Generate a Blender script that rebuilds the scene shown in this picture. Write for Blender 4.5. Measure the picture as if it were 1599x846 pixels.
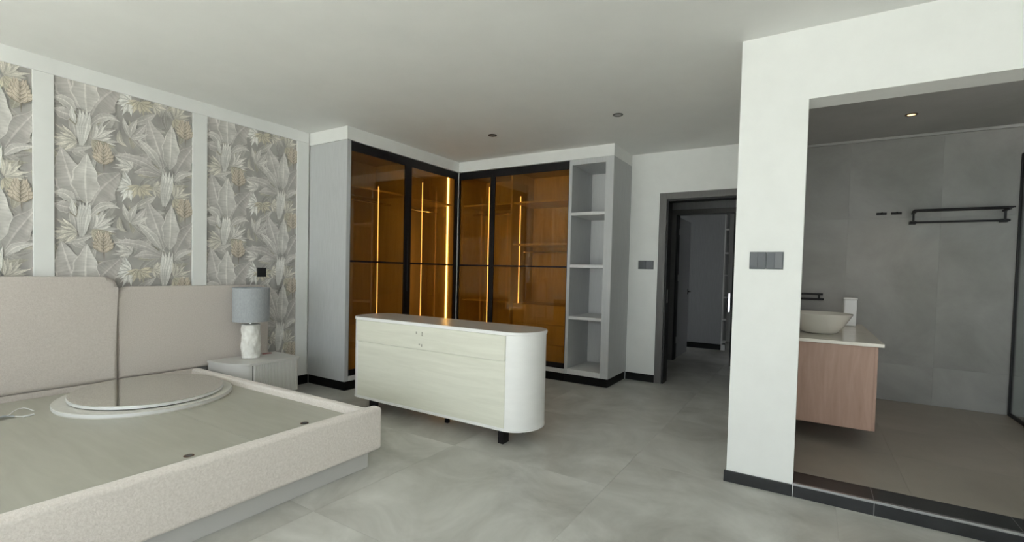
import bpy, bmesh, math, random
from mathutils import Vector, Matrix

random.seed(7)
SC = bpy.context.scene
COL = SC.collection
for o in list(bpy.data.objects):
    bpy.data.objects.remove(o)

# ------------------------------------------------------------------ camera
YAW, PITCH, ROLL = -0.5569, -0.0303, 0.0246
FPX, CX, CH, PY = 744.1, 4.8018, 1.3195, 22.98
fw = Vector((math.sin(YAW) * math.cos(PITCH), math.cos(YAW) * math.cos(PITCH), math.sin(PITCH)))
rt0 = Vector((math.cos(YAW), -math.sin(YAW), 0))
up0 = rt0.cross(fw)
rt = rt0 * math.cos(ROLL) + up0 * math.sin(ROLL)
up = up0 * math.cos(ROLL) - rt0 * math.sin(ROLL)
cam_data = bpy.data.cameras.new('camera')
cam = bpy.data.objects.new('camera', cam_data)
COL.objects.link(cam)
m = Matrix((rt, up, -fw)).transposed().to_4x4()
m.translation = (CX, 0.0, CH)
cam.matrix_world = m
cam_data.sensor_fit = 'HORIZONTAL'
cam_data.sensor_width = 36.0
cam_data.lens = FPX / 1599 * 36.0
cam_data.shift_y = PY / 1599
cam_data.clip_start = 0.05
SC.camera = cam

# ------------------------------------------------------------------ world, daylight, exposure
SKY_STRENGTH = 5.0
world = bpy.data.worlds.new('sky')
SC.world = world
world.use_nodes = True
bg = world.node_tree.nodes['Background']
bg.inputs[0].default_value = (0.945, 0.975, 1.03, 1)      # bright overcast daylight
bg.inputs[1].default_value = SKY_STRENGTH
SC.view_settings.view_transform = 'Standard'
SC.view_settings.look = 'None'
SC.view_settings.gamma = 1.0
SC.view_settings.use_curve_mapping = False
SC.view_settings.exposure = -0.45
SC.cycles.max_bounces = 14
SC.cycles.diffuse_bounces = 8
SC.cycles.glossy_bounces = 5
SC.cycles.transmission_bounces = 8
SC.cycles.transparent_max_bounces = 16
SC.cycles.sample_clamp_indirect = 8.0
SC.cycles.use_denoising = True

# sun high outside the window: it lights the terrace and a strip of floor by the glass
sd = bpy.data.lights.new('sun', 'SUN')
sd.energy = 45.0
sd.angle = math.radians(1.0)
sd.color = (1.0, 0.965, 0.92)
so = bpy.data.objects.new('sun', sd)
COL.objects.link(so)
so.rotation_euler = (math.radians(18), math.radians(6), 0)   # 75 degrees up, from behind the photographer

# the big window wall behind the photographer: portal guiding the sky light
WIN_Y, WIN_X0, WIN_X1, WIN_Z0, WIN_Z1 = -1.9, 0.35, 6.6, 0.06, 2.45
pl = bpy.data.lights.new('window_portal', 'AREA')
pl.shape = 'RECTANGLE'
pl.size, pl.size_y = WIN_X1 - WIN_X0, WIN_Z1 - WIN_Z0
pl.cycles.is_portal = True
po = bpy.data.objects.new('window_portal', pl)
COL.objects.link(po)
po.location = ((WIN_X0 + WIN_X1) / 2, WIN_Y - 0.12, (WIN_Z0 + WIN_Z1) / 2)
po.rotation_euler = (math.radians(90), 0, 0)            # -Z looks towards +Y, into the room

# ------------------------------------------------------------------ materials
def lin(r, g, b):
    f = lambda c: ((c / 255 + 0.055) / 1.055) ** 2.4 if c / 255 > 0.04045 else c / 255 / 12.92
    return (f(r), f(g), f(b), 1)

def new_mat(name):
    mt = bpy.data.materials.new(name)
    mt.use_nodes = True
    nt = mt.node_tree
    return mt, nt, nt.nodes['Principled BSDF']

def plain(name, col, rough=0.5, metal=0.0, spec=0.5, coat=0.0):
    mt, nt, p = new_mat(name)
    p.inputs['Base Color'].default_value = (*col[:3], 1)
    p.inputs['Roughness'].default_value = rough
    p.inputs['Metallic'].default_value = metal
    p.inputs['Specular IOR Level'].default_value = spec
    p.inputs['Coat Weight'].default_value = coat
    return mt

def noisy(name, c1, c2, scale=4.0, detail=6.0, rough=0.5, stretch=(1, 1, 1), bump=0.0, bump_scale=None,
          spec=0.5, dist=0.0, lo=0.3, hi=0.7, rnd=False, coat=0.0, sheen=0.0, rough_var=0.0):
    """two colours mixed by a noise in object space, optional fine bump"""
    mt, nt, p = new_mat(name)
    N, L = nt.nodes, nt.links
    tc = N.new('ShaderNodeTexCoord')
    mp = N.new('ShaderNodeMapping')
    mp.inputs['Scale'].default_value = stretch
    L.new(tc.outputs['Object'], mp.inputs['Vector'])
    vec = mp.outputs[0]
    if rnd:
        oi = N.new('ShaderNodeObjectInfo')
        mul = N.new('ShaderNodeMath'); mul.operation = 'MULTIPLY'; mul.inputs[1].default_value = 37.0
        L.new(oi.outputs['Random'], mul.inputs[0])
        add = N.new('ShaderNodeVectorMath'); add.operation = 'ADD'
        cmb = N.new('ShaderNodeCombineXYZ')
        L.new(mul.outputs[0], cmb.inputs[0]); L.new(mul.outputs[0], cmb.inputs[2])
        L.new(vec, add.inputs[0]); L.new(cmb.outputs[0], add.inputs[1])
        vec = add.outputs[0]
    ns = N.new('ShaderNodeTexNoise')
    ns.inputs['Scale'].default_value = scale
    ns.inputs['Detail'].default_value = detail
    ns.inputs['Roughness'].default_value = 0.6
    ns.inputs['Distortion'].default_value = dist
    L.new(vec, ns.inputs['Vector'])
    rp = N.new('ShaderNodeValToRGB')
    rp.color_ramp.elements[0].position = lo
    rp.color_ramp.elements[1].position = hi
    rp.color_ramp.elements[0].color = (*c1[:3], 1)
    rp.color_ramp.elements[1].color = (*c2[:3], 1)
    L.new(ns.outputs['Fac'], rp.inputs['Fac'])
    L.new(rp.outputs['Color'], p.inputs['Base Color'])
    p.inputs['Roughness'].default_value = rough
    if rough_var:
        mr = N.new('ShaderNodeMapRange')
        mr.inputs['To Min'].default_value = rough - rough_var
        mr.inputs['To Max'].default_value = rough + rough_var
        L.new(ns.outputs['Fac'], mr.inputs['Value'])
        L.new(mr.outputs[0], p.inputs['Roughness'])
    p.inputs['Specular IOR Level'].default_value = spec
    p.inputs['Coat Weight'].default_value = coat
    p.inputs['Sheen Weight'].default_value = sheen
    if bump:
        n2 = N.new('ShaderNodeTexNoise')
        n2.inputs['Scale'].default_value = bump_scale or scale
        n2.inputs['Detail'].default_value = 4
        L.new(mp.outputs[0], n2.inputs['Vector'])
        bp = N.new('ShaderNodeBump')
        bp.inputs['Strength'].default_value = bump
        bp.inputs['Distance'].default_value = 0.004
        L.new(n2.outputs['Fac'], bp.inputs['Height'])
        L.new(bp.outputs['Normal'], p.inputs['Normal'])
    return mt

def emis(name, col, strength):
    mt, nt, p = new_mat(name)
    p.inputs['Base Color'].default_value = (0, 0, 0, 1)
    p.inputs['Emission Color'].default_value = (*col[:3], 1)
    p.inputs['Emission Strength'].default_value = strength
    return mt

def pane_mat(name, tint, gloss=0.04, rough=0.0):
    """thin pane: tinted see-through with mirror reflections rising at grazing angles"""
    mt, nt, p = new_mat(name)
    N, L = nt.nodes, nt.links
    N.remove(p)
    tr = N.new('ShaderNodeBsdfTransparent'); tr.inputs[0].default_value = (*tint, 1)
    gl = N.new('ShaderNodeBsdfGlossy'); gl.inputs['Roughness'].default_value = rough
    gl.inputs[0].default_value = (1, 1, 1, 1)
    lw = N.new('ShaderNodeLayerWeight'); lw.inputs['Blend'].default_value = 0.5
    pw = N.new('ShaderNodeMath'); pw.operation = 'POWER'; pw.inputs[1].default_value = 5.0
    ma = N.new('ShaderNodeMath'); ma.operation = 'MULTIPLY_ADD'; ma.inputs[1].default_value = 1.0 - gloss; ma.inputs[2].default_value = gloss
    L.new(lw.outputs['Facing'], pw.inputs[0]); L.new(pw.outputs[0], ma.inputs[0])
    fr = ma
    mx = N.new('ShaderNodeMixShader')
    L.new(fr.outputs[0], mx.inputs[0]); L.new(tr.outputs[0], mx.inputs[1]); L.new(gl.outputs[0], mx.inputs[2])
    L.new(mx.outputs[0], N['Material Output'].inputs[0])
    return mt

M = {}
M['paint'] = noisy('wall_paint', (0.80, 0.805, 0.79), (0.83, 0.835, 0.82), 6, 3, 0.75, spec=0.3, bump=0.03, bump_scale=120)
M['ceiling'] = noisy('ceiling_paint', (0.745, 0.745, 0.73), (0.775, 0.775, 0.76), 3, 3, 0.8, spec=0.25, bump=0.02, bump_scale=90)
M['trim'] = noisy('trim_paint', (0.77, 0.775, 0.765), (0.80, 0.805, 0.795), 5, 2, 0.55, spec=0.4)
M['tile'] = noisy('concrete_tile', (0.375, 0.368, 0.34), (0.67, 0.665, 0.635), 1.9, 10, 0.36, rnd=True, dist=0.6, lo=0.33, hi=0.74,
                  spec=0.45, rough_var=0.06, bump=0.01, bump_scale=60)
M['grout'] = plain('floor_grout', (0.36, 0.355, 0.33), 0.9)
M['bath_wall'] = noisy('bath_wall_tile', (0.25, 0.248, 0.235), (0.375, 0.372, 0.36), 1.5, 8, 0.42, rnd=True, dist=0.4, lo=0.3, hi=0.7, spec=0.4)
M['bath_floor'] = noisy('bath_floor_tile', (0.26, 0.234, 0.20), (0.35, 0.32, 0.277), 1.5, 8, 0.34, rnd=True, dist=0.4, lo=0.3, hi=0.7, spec=0.5)
M['black_tile'] = noisy('black_skirting', (0.010, 0.011, 0.012), (0.022, 0.023, 0.026), 7, 5, 0.32, spec=0.5)
M['plinth_black'] = plain('black_plinth', (0.004, 0.004, 0.004), 0.45, 0, 0.25)
M['steel'] = plain('steel_trim', (0.45, 0.45, 0.45), 0.35, 0.9)
M['laminate'] = noisy('grey_laminate', (0.46, 0.47, 0.48), (0.53, 0.54, 0.55), 14, 4, 0.5, stretch=(6, 6, 0.35), spec=0.4)
M['lam_light'] = noisy('pale_laminate', (0.62, 0.62, 0.62), (0.67, 0.67, 0.67), 14, 4, 0.5, stretch=(6, 6, 0.35), spec=0.4)
M['black_metal'] = plain('black_aluminium', (0.006, 0.005, 0.006), 0.45, 0.0, 0.3)
M['amber_glass'] = pane_mat('bronze_glass', (0.90, 0.745, 0.44))
M['clear_glass'] = pane_mat('clear_glass', (0.93, 0.96, 0.95))
M['shower_glass'] = pane_mat('shower_glass', (0.80, 0.84, 0.83))
M['ward_wood'] = noisy('wardrobe_oak', (0.40, 0.30, 0.19), (0.50, 0.39, 0.26), 5, 6, 0.5, stretch=(5, 5, 0.4), dist=0.6)
M['led'] = emis('led_warm', (1.0, 0.62, 0.36), 4.0)
M['led_bright'] = emis('led_bright', (1.0, 0.74, 0.34), 17.0)
M['chrome'] = plain('chrome', (0.75, 0.75, 0.75), 0.15, 1.0)
M['boucle'] = noisy('boucle_fabric', (0.655, 0.595, 0.55), (0.82, 0.762, 0.72), 90, 3, 0.92, spec=0.15, bump=0.55, bump_scale=160, sheen=0.25, lo=0.25, hi=0.75)
M['head_fabric'] = noisy('headboard_fabric', (0.515, 0.462, 0.43), (0.615, 0.565, 0.53), 110, 3, 0.95, spec=0.1, bump=0.45, bump_scale=190, sheen=0.2, lo=0.25, hi=0.75)
M['plinth'] = plain('bed_plinth', (0.56, 0.55, 0.54), 0.5)
M['platform'] = noisy('pale_ply', (0.385, 0.375, 0.32), (0.445, 0.435, 0.375), 3, 7, 0.38, stretch=(0.7, 5, 1), dist=0.5, spec=0.45)
M['hole'] = plain('rusty_hole', (0.10, 0.045, 0.03), 0.8)
M['mirror'] = plain('mirror_silver', (0.82, 0.83, 0.78), 0.02, 1.0)
M['mirror_back'] = noisy('mirror_backing', (0.60, 0.585, 0.54), (0.66, 0.645, 0.60), 30, 3, 0.6)
M['mirror_rim'] = plain('mirror_rim', (0.80, 0.80, 0.80), 0.3, 0.3)
M['dresser_panel'] = noisy('washed_oak', (0.68, 0.675, 0.58), (0.79, 0.785, 0.69), 3.2, 8, 0.45, stretch=(0.6, 2, 7), dist=0.8, lo=0.25, hi=0.75)
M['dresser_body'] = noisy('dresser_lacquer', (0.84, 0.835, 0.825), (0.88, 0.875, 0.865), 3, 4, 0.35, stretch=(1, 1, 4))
M['dresser_top_reflection'] = noisy('dresser_top_reflection', (0.40, 0.385, 0.36), (0.46, 0.445, 0.42), 3, 5, 0.28, stretch=(0.6, 4, 1))  # grey that paints the dark wardrobe's reflection onto the dresser top
M['night'] = noisy('nightstand_lacquer', (0.58, 0.57, 0.555), (0.62, 0.61, 0.60), 3, 3, 0.38)
M['shade'] = noisy('lamp_linen', (0.32, 0.337, 0.357), (0.40, 0.418, 0.44), 160, 2, 0.9, stretch=(1, 1, 0.25), spec=0.1, bump=0.25, bump_scale=220)
M['marble'] = noisy('carved_marble', (0.70, 0.68, 0.64), (0.88, 0.87, 0.84), 9, 6, 0.4, dist=2.2, lo=0.3, hi=0.6)
M['socket'] = plain('black_socket', (0.006, 0.006, 0.007), 0.35)
M['switch'] = plain('grey_switch', (0.055, 0.059, 0.066), 0.3)
M['switch_light'] = plain('pale_grey_switch', (0.10, 0.102, 0.108), 0.28)
M['door_frame'] = noisy('door_grey', (0.105, 0.10, 0.098), (0.13, 0.126, 0.122), 12, 4, 0.5, stretch=(5, 5, 0.4))
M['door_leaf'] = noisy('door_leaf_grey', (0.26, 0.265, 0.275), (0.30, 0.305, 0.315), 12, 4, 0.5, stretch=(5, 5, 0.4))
M['rubber'] = plain('black_gasket', (0.01, 0.01, 0.01), 0.6)
M['vanity_wood'] = noisy('vanity_oak', (0.34, 0.205, 0.155), (0.46, 0.305, 0.24), 4, 7, 0.45, stretch=(5, 5, 0.45), dist=0.9, lo=0.25, hi=0.75)
M['stone_top'] = noisy('vanity_stone', (0.66, 0.62, 0.55), (0.73, 0.69, 0.62), 8, 5, 0.15, spec=0.55)
M['ceramic'] = plain('ceramic', (0.66, 0.635, 0.58), 0.12, 0, 0.5, 0.4)
M['white_plastic'] = plain('white_plastic', (0.82, 0.82, 0.82), 0.35)
M['grey_plastic'] = plain('grey_plastic', (0.42, 0.45, 0.48), 0.4)
M['pink'] = plain('dusty_pink', (0.42, 0.16, 0.15), 0.6)
M['spot_lit'] = emis('spot_lit', (1.0, 0.70, 0.36), 3.2)
M['spot_off'] = plain('spot_lens', (0.35, 0.35, 0.34), 0.2)
M['bronze'] = plain('bronze_ring', (0.10, 0.06, 0.035), 0.35, 0.6)
M['outside'] = noisy('terrace_stone', (0.50, 0.49, 0.46), (0.58, 0.57, 0.54), 2, 5, 0.8)
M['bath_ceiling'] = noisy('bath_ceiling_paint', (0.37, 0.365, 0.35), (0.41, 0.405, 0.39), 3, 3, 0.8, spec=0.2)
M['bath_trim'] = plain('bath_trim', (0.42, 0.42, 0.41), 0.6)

# ------------------------------------------------------------------ helpers
def add_box(bm, x0, x1, y0, y1, z0, z1, bev=0.0, seg=2):
    r = bmesh.ops.create_cube(bm, size=1.0)
    vs = r['verts']
    for v in vs:
        v.co = Vector((x0 + (v.co.x + 0.5) * (x1 - x0), y0 + (v.co.y + 0.5) * (y1 - y0), z0 + (v.co.z + 0.5) * (z1 - z0)))
    if bev:
        es = list({e for v in vs for e in v.link_edges})
        bmesh.ops.bevel(bm, geom=es, offset=bev, segments=seg, profile=0.5, affect='EDGES')
    return vs

def add_cyl(bm, c, r, h, axis='Z', seg=24, r2=None):
    mt = {'Z': Matrix.Identity(4), 'X': Matrix.Rotation(math.pi / 2, 4, 'Y'), 'Y': Matrix.Rotation(-math.pi / 2, 4, 'X')}[axis]
    mt = Matrix.Translation(c) @ mt
    return bmesh.ops.create_cone(bm, cap_ends=True, segments=seg, radius1=r, radius2=r if r2 is None else r2, depth=h, matrix=mt)['verts']

def add_prism(bm, pts, z0, z1, bev=0.0, seg=2):
    """closed outline (x, y) extruded between two heights; bev rounds the top and bottom rims"""
    a = [bm.verts.new((x, y, z0)) for x, y in pts]
    b = [bm.verts.new((x, y, z1)) for x, y in pts]
    n = len(pts)
    bot = bm.faces.new(a[::-1]); top = bm.faces.new(b)
    for i in range(n):
        bm.faces.new((a[i], a[(i + 1) % n], b[(i + 1) % n], b[i]))
    if bev:
        es = list(set(bot.edges) | set(top.edges))
        bmesh.ops.bevel(bm, geom=es, offset=bev, segments=seg, profile=0.5, affect='EDGES')

def add_lathe(bm, prof, c, seg=40, wob=None):
    rings = []
    for (r, z) in prof:
        ring = []
        for i in range(seg):
            a = 2 * math.pi * i / seg
            rr = r * (1 + (wob(a, z) if wob else 0))
            ring.append(bm.verts.new((c[0] + rr * math.cos(a), c[1] + rr * math.sin(a), c[2] + z)))
        rings.append(ring)
    for k in range(len(rings) - 1):
        for i in range(seg):
            bm.faces.new((rings[k][i], rings[k][(i + 1) % seg], rings[k + 1][(i + 1) % seg], rings[k + 1][i]))
    return rings

def add_tube(bm, pts, r, seg=8):
    rings = []
    n = len(pts)
    P = [Vector(p) for p in pts]
    for k in range(n):
        t = (P[min(k + 1, n - 1)] - P[max(k - 1, 0)]).normalized()
        u = t.cross(Vector((0, 0, 1)))
        if u.length < 1e-3:
            u = t.cross(Vector((1, 0, 0)))
        u.normalize(); w = t.cross(u)
        rings.append([bm.verts.new(P[k] + (u * math.cos(2 * math.pi * i / seg) + w * math.sin(2 * math.pi * i / seg)) * r) for i in range(seg)])
    for k in range(n - 1):
        for i in range(seg):
            bm.faces.new((rings[k][i], rings[k][(i + 1) % seg], rings[k + 1][(i + 1) % seg], rings[k + 1][i]))
    bm.faces.new(rings[0][::-1]); bm.faces.new(rings[-1])

WORLD = {}
def build(name, bm, mat, parent=None, smooth=False, origin=None):
    """link one bmesh (world coordinates) as one object, its origin at the parent's origin or at the middle of its base"""
    bmesh.ops.recalc_face_normals(bm, faces=bm.faces)
    if parent is not None:
        org = WORLD[parent.name]
    elif origin is not None:
        org = Vector(origin)
    else:
        cs = [v.co for v in bm.verts]
        org = Vector(((min(c.x for c in cs) + max(c.x for c in cs)) / 2, (min(c.y for c in cs) + max(c.y for c in cs)) / 2, min(c.z for c in cs)))
    bmesh.ops.translate(bm, verts=bm.verts, vec=-org)
    me = bpy.data.meshes.new(name)
    bm.to_mesh(me); bm.free()
    me.materials.append(M[mat] if isinstance(mat, str) else mat)
    if smooth:
        me.polygons.foreach_set('use_smooth', [True] * len(me.polygons))
        try:
            me.set_sharp_from_angle(angle=math.radians(40))
        except Exception:
            pass
    o = bpy.data.objects.new(name, me)
    COL.objects.link(o)
    if smooth:
        wn_ = o.modifiers.new('weighted', 'WEIGHTED_NORMAL'); wn_.keep_sharp = True; wn_.weight = 80
    if parent is not None:
        o.parent = parent
    else:
        o.location = org
    WORLD[o.name] = org.copy()
    return o

def boxes(name, lst, mat, parent=None, bev=0.0, seg=2, smooth=False):
    bm = bmesh.new()
    for b in lst:
        add_box(bm, *b, bev=bev, seg=seg)
    return build(name, bm, mat, parent, smooth)

def thing(name, loc, label, cat, group=None):
    o = bpy.data.objects.new(name, None)
    o.empty_display_size = 0.1
    COL.objects.link(o)
    o.location = loc
    WORLD[o.name] = Vector(loc)
    return tag(o, label, cat, group)

def tag(o, label, cat, group=None):
    o['label'] = label; o['category'] = cat
    if group:
        o['group'] = group
    return o

def struct(o, label=None):
    o['kind'] = 'structure'
    if label:
        o['label'] = label
    return o

# ================================================================== the setting
CE = 2.80
YB, YP = 5.86, 3.335            # wall with the bedroom door; face of the bathroom wall
XR, YF = 7.0, -1.9
WD, WS, WF = 0.648, 3.342, 5.223  # wardrobe depth, its near end, its far front
PL, PR, ZO = 4.393, 4.763, 2.381  # pillar edges and head of the bathroom opening
YH = 7.60                       # second doorway at the end of the passage
BY = 6.25                       # bathroom back wall
BZ = 0.082                      # bathroom floor level

fl = struct(boxes('floor', [(-0.2, XR + 0.2, YF - 0.1, 10.7, -0.12, -0.004)], 'grout'), 'grey concrete-look tiled floor')
tile_mesh = None
def tile_piece(parent, name, mesh_key, cx, cy, cz, sx, sy, sz, mat, cache={}):
    """a slab with a tiny eased edge, mesh shared between equal sizes, origin at its centre"""
    key = (name, round(sx, 3), round(sy, 3), round(sz, 3), mat)
    if key not in cache:
        bm = bmesh.new()
        add_box(bm, -sx / 2, sx / 2, -sy / 2, sy / 2, -sz / 2, sz / 2)
        me = bpy.data.meshes.new(name); bm.to_mesh(me); bm.free()
        me.materials.append(M[mat]); cache[key] = me
    o = bpy.data.objects.new(name, cache[key]); COL.objects.link(o)
    o.parent = parent
    o.location = Vector((cx, cy, cz)) - WORLD[parent.name]
    return o
G = 0.0012
def clip(a, b, lo, hi):
    return max(a, lo), min(b, hi)
for ix in range(-4, 4):
    tx0 = 3.78 + ix * 1.2
    off = 0.0 if ix < 0 else 0.5
    for iy in range(-6, 8):
        ty0 = 2.80 + off + iy * 1.2
        a0, a1 = clip(tx0, tx0 + 1.2, 0.0, XR)
        b0, b1 = clip(ty0, ty0 + 1.2, YF, 10.6)
        if a1 - a0 < 0.02 or b1 - b0 < 0.02:
            continue
        cxm, cym = (a0 + a1) / 2, (b0 + b1) / 2
        if cym > YB + 0.9 and (cxm < 1.9 or cxm > 5.3):
            continue
        if cxm > 4.9 and cym > 4.2:
            continue
        tile_piece(fl, 'floor_tile', None, (a0 + a1) / 2, (b0 + b1) / 2, -0.003, a1 - a0 - G, b1 - b0 - G, 0.006, 'tile')

struct(boxes('ceiling', [(-0.2, XR + 0.2, YF - 0.1, 10.7, CE, CE + 0.15)], 'ceiling'), 'plain white plaster ceiling')

# --- bed wall with its white batten frames
wl = struct(boxes('wall_left', [(-0.2, 0.0, YF, YB + 0.2, 0, CE)], 'paint'), 'bed wall with three framed wallpaper fields')
TR = 0.022
def batten(y0, y1, z0, z1):
    boxes('batten', [(0.0, TR, y0, y1, z0, z1)], 'trim', wl, bev=0.003, seg=2)
VERT = [(-1.90, -0.93), (0.05, 0.165), (1.100, 1.215), (2.151, 2.273), (3.190, WS - 0.012)]
for a, b in VERT:
    batten(a, b, 0.1, 2.6835)
batten(YF, WS - 0.012, 2.684, CE)
struct(boxes('baseboard_left', [(0.0, TR + 0.006, YF, WS, 0, 0.095)], 'plinth_black', bev=0.002), 'black skirting along the bed wall')

# --- back wall with the doorway
DX0, DX1, DZ = 3.317, 4.16, 2.23
struct(boxes('wall_back', [(0.0, DX0, YB, YB + 0.18, 0, CE), (DX1, PL + 0.05, YB, YB + 0.18, 0, CE), (DX0, DX1, YB, YB + 0.18, DZ, CE)], 'paint'), 'white back wall pierced by a doorway')
boxes('baseboard_back', [(2.876, 3.235, YB - 0.014, YB, 0, 0.09)], 'plinth_black', bev=0.002)
struct(bpy.data.objects['baseboard_back'], 'black skirting between shelf unit and doorway')
d1 = bpy.data.objects.new('door_1', None); COL.objects.link(d1); d1.location = ((DX0 + DX1) / 2, YB, 0); WORLD['door_1'] = Vector(d1.location)
struct(d1, 'dark grey door frame around the open doorway')
boxes('architrave', [(3.235, DX0 + 0.004, YB - 0.016, YB, 0, 2.304), (DX1 - 0.004, 4.242, YB - 0.016, YB, 0, 2.304)], 'door_frame', d1, bev=0.003)
boxes('head_architrave', [(DX0 + 0.004, DX1 - 0.004, YB - 0.016, YB, DZ - 0.004, 2.304)], 'door_frame', d1, bev=0.003)
boxes('jamb', [(DX0, DX0 + 0.024, YB, YB + 0.18, 0, DZ)], 'rubber', d1)
boxes('jamb', [(DX1 - 0.024, DX1, YB, YB + 0.18, 0, DZ)], 'door_frame', d1)
boxes('head_jamb', [(DX0 + 0.024, DX1 - 0.024, YB, YB + 0.18, DZ - 0.024, DZ)], 'rubber', d1)
boxes('strike_plate', [(DX0 + 0.024, DX0 + 0.027, YB + 0.06, YB + 0.085, 0.98, 1.14)], 'steel', d1)

# --- passage, second doorway, far room
struct(boxes('wall_passage', [(2.30, 2.42, YB + 0.18, YH, 0, CE)], 'paint'))
EX0, EX1, EZ = 3.033, 3.87, 2.25
struct(boxes('wall_passage_end', [(2.30, EX0, YH, YH + 0.15, 0, CE), (EX1, 4.62, YH, YH + 0.15, 0, CE), (EX0, EX1, YH, YH + 0.15, EZ, CE)], 'door_leaf'), 'wall with the second doorway, coloured grey to darken the passage end')  # door grey instead of white paint, the dimness put into the colour
d2 = bpy.data.objects.new('door_2', None); COL.objects.link(d2); d2.location = ((EX0 + EX1) / 2, YH, 0); WORLD['door_2'] = Vector(d2.location)
struct(d2, 'second dark door frame with its leaf swung open')
boxes('architrave', [(EX0 - 0.075, EX0, YH - 0.016, YH, 0, EZ + 0.075)], 'door_frame', d2)
boxes('architrave', [(EX1, EX1 + 0.075, YH - 0.016, YH, 0, EZ + 0.075)], 'door_frame', d2)
boxes('head_architrave', [(EX0, EX1, YH - 0.016, YH, EZ, EZ + 0.075)], 'door_frame', d2)
boxes('jamb', [(EX0, EX0 + 0.022, YH, YH + 0.15, 0, EZ)], 'rubber', d2)
boxes('jamb', [(EX1 - 0.022, EX1, YH, YH + 0.15, 0, EZ)], 'rubber', d2)
lf = boxes('door_leaf', [(EX0 - 0.03, EX0 + 0.012, YH + 0.16, YH + 1.0, 0.01, EZ - 0.02)], 'door_leaf', d2, bev=0.002)
bm = bmesh.new()
add_box(bm, EX0 + 0.012, EX0 + 0.018, 8.50, 8.55, 1.0, 1.09)
add_tube(bm, [(EX0 + 0.018, 8.525, 1.05), (EX0 + 0.055, 8.525, 1.05), (EX0 + 0.055, 8.41, 1.05)], 0.009)
build('handle', bm, 'black_metal', lf)
for z in (0.3, 1.28, 2.0):
    boxes('hinge', [(EX0 + 0.0225, EX0 + 0.03, YH + 0.11, YH + 0.149, z - 0.05, z + 0.05)], 'steel', d2)
struct(boxes('wall_far', [(1.9, 2.02, YH + 0.15, 10.6, 0, CE), (5.0, 5.12, YH + 0.15, 10.6, 0, CE),
                          (2.02, 3.42, 10.5, 10.6, 0, CE), (3.465, 5.0, 10.5, 10.6, 0, CE),
                          (3.42, 3.465, 10.5, 10.6, 0, 0.60), (3.42, 3.465, 10.5, 10.6, 0.98, CE)], 'paint'), 'walls of the dim room beyond the second doorway')
w2 = boxes('window_2', [(3.41, 3.425, 10.48, 10.60, 0.60, 0.98), (3.46, 3.475, 10.48, 10.60, 0.60, 0.98)], 'black_metal')
struct(w2, 'narrow bright window at the end of the far room')

# --- pillar and bathroom wall
struct(boxes('wall_pillar', [(PL, PR, YP, YP + 0.2, 0, CE), (PR, XR, YP, YP + 0.2, ZO, CE), (6.75, XR, YP, YP + 0.2, 0, ZO)], 'paint'), 'white pillar and header around the bathroom opening')
struct(boxes('wall_partition', [(PL, PL + 0.12, YP + 0.2, YH, 0, CE)], 'paint'), 'partition between passage and bathroom')
bp = boxes('baseboard_pillar', [(PL - 0.014, PR - 0.002, YP - 0.014, YP, 0, 0.072)], 'black_tile', bev=0.002)
struct(bp, 'black skirting at the foot of the white pillar')
# bathroom kerb of black tiles
kb = struct(boxes('trim_1', [(PR, 6.75, YP + 0.004, YP + 0.196, 0, BZ - 0.01)], 'grout'), 'black tiled threshold of the bathroom')
for a, b in ((PR, 5.158), (5.158, 5.758), (5.758, 6.358), (6.358, 6.75)):
    boxes('kerb_tile', [(a + 0.0015, b - 0.0015, YP - 0.010, YP + 0.003, 0, BZ - 0.013)], 'black_tile', kb)
    boxes('kerb_top_tile', [(a + 0.0015, b - 0.0015, YP + 0.012, YP + 0.200, BZ - 0.0098, BZ)], 'black_tile', kb)
    boxes('joint', [(b - 0.0016, b + 0.0016, YP - 0.0095, YP + 0.199, 0, BZ - 0.0005)], 'steel', kb)
boxes('joint', [(PR - 0.0018, PR + 0.0014, YP - 0.015, YP - 0.0005, 0, BZ - 0.002)], 'white_plastic', kb)
boxes('edge_trim', [(PR, 6.75, YP - 0.011, YP + 0.0115, BZ - 0.0128, BZ + 0.001)], 'steel', kb, bev=0.001)

# --- bathroom shell
bf = struct(boxes('floor_bathroom', [(PL + 0.12, 7.6, YP + 0.2, BY + 0.1, -0.003, BZ - 0.012)], 'grout'), 'brownish grey tiled bathroom floor')
for i in range(4):
    for j in range(4):
        a0, a1 = clip(4.60 + i * 0.75, 4.60 + (i + 1) * 0.75, PL + 0.122, 7.6)
        b0, b1 = clip(YP + 0.202 + j * 0.75, YP + 0.202 + (j + 1) * 0.75, YP + 0.202, BY - 0.008)
        if a1 - a0 > 0.03 and b1 - b0 > 0.03:
            tile_piece(bf, 'bathroom_floor_tile', None, (a0 + a1) / 2, (b0 + b1) / 2, BZ - 0.006, a1 - a0 - 0.0008, b1 - b0 - 0.0008, 0.012, 'bath_floor')
bw = struct(boxes('wall_bathroom', [(PL + 0.12, 7.72, BY + 0.008, BY + 0.15, 0, CE), (7.6, 7.72, YP + 0.2, BY + 0.008, 0, CE)], 'grout'), 'grey stone-look tiled bathroom wall')
for i in range(-1, 4):
    for (z0, z1) in ((BZ, 0.46), (0.46, 1.96), (1.96, 2.765)):
        a0, a1 = clip(5.135 + i * 0.75, 5.135 + (i + 1) * 0.75, PL + 0.122, 7.6)
        if a1 - a0 > 0.02:
            tile_piece(bw, 'bathroom_wall_tile', None, (a0 + a1) / 2, BY + 0.003, (z0 + z1) / 2, a1 - a0 - 0.001, 0.01, z1 - z0 - 0.001, 'bath_wall')
struct(boxes('ceiling_bathroom', [(PL + 0.12, 7.6, YP + 0.2, BY + 0.008, CE - 0.004, CE - 0.0005)], 'bath_ceiling'), 'grey painted bathroom ceiling')
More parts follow.
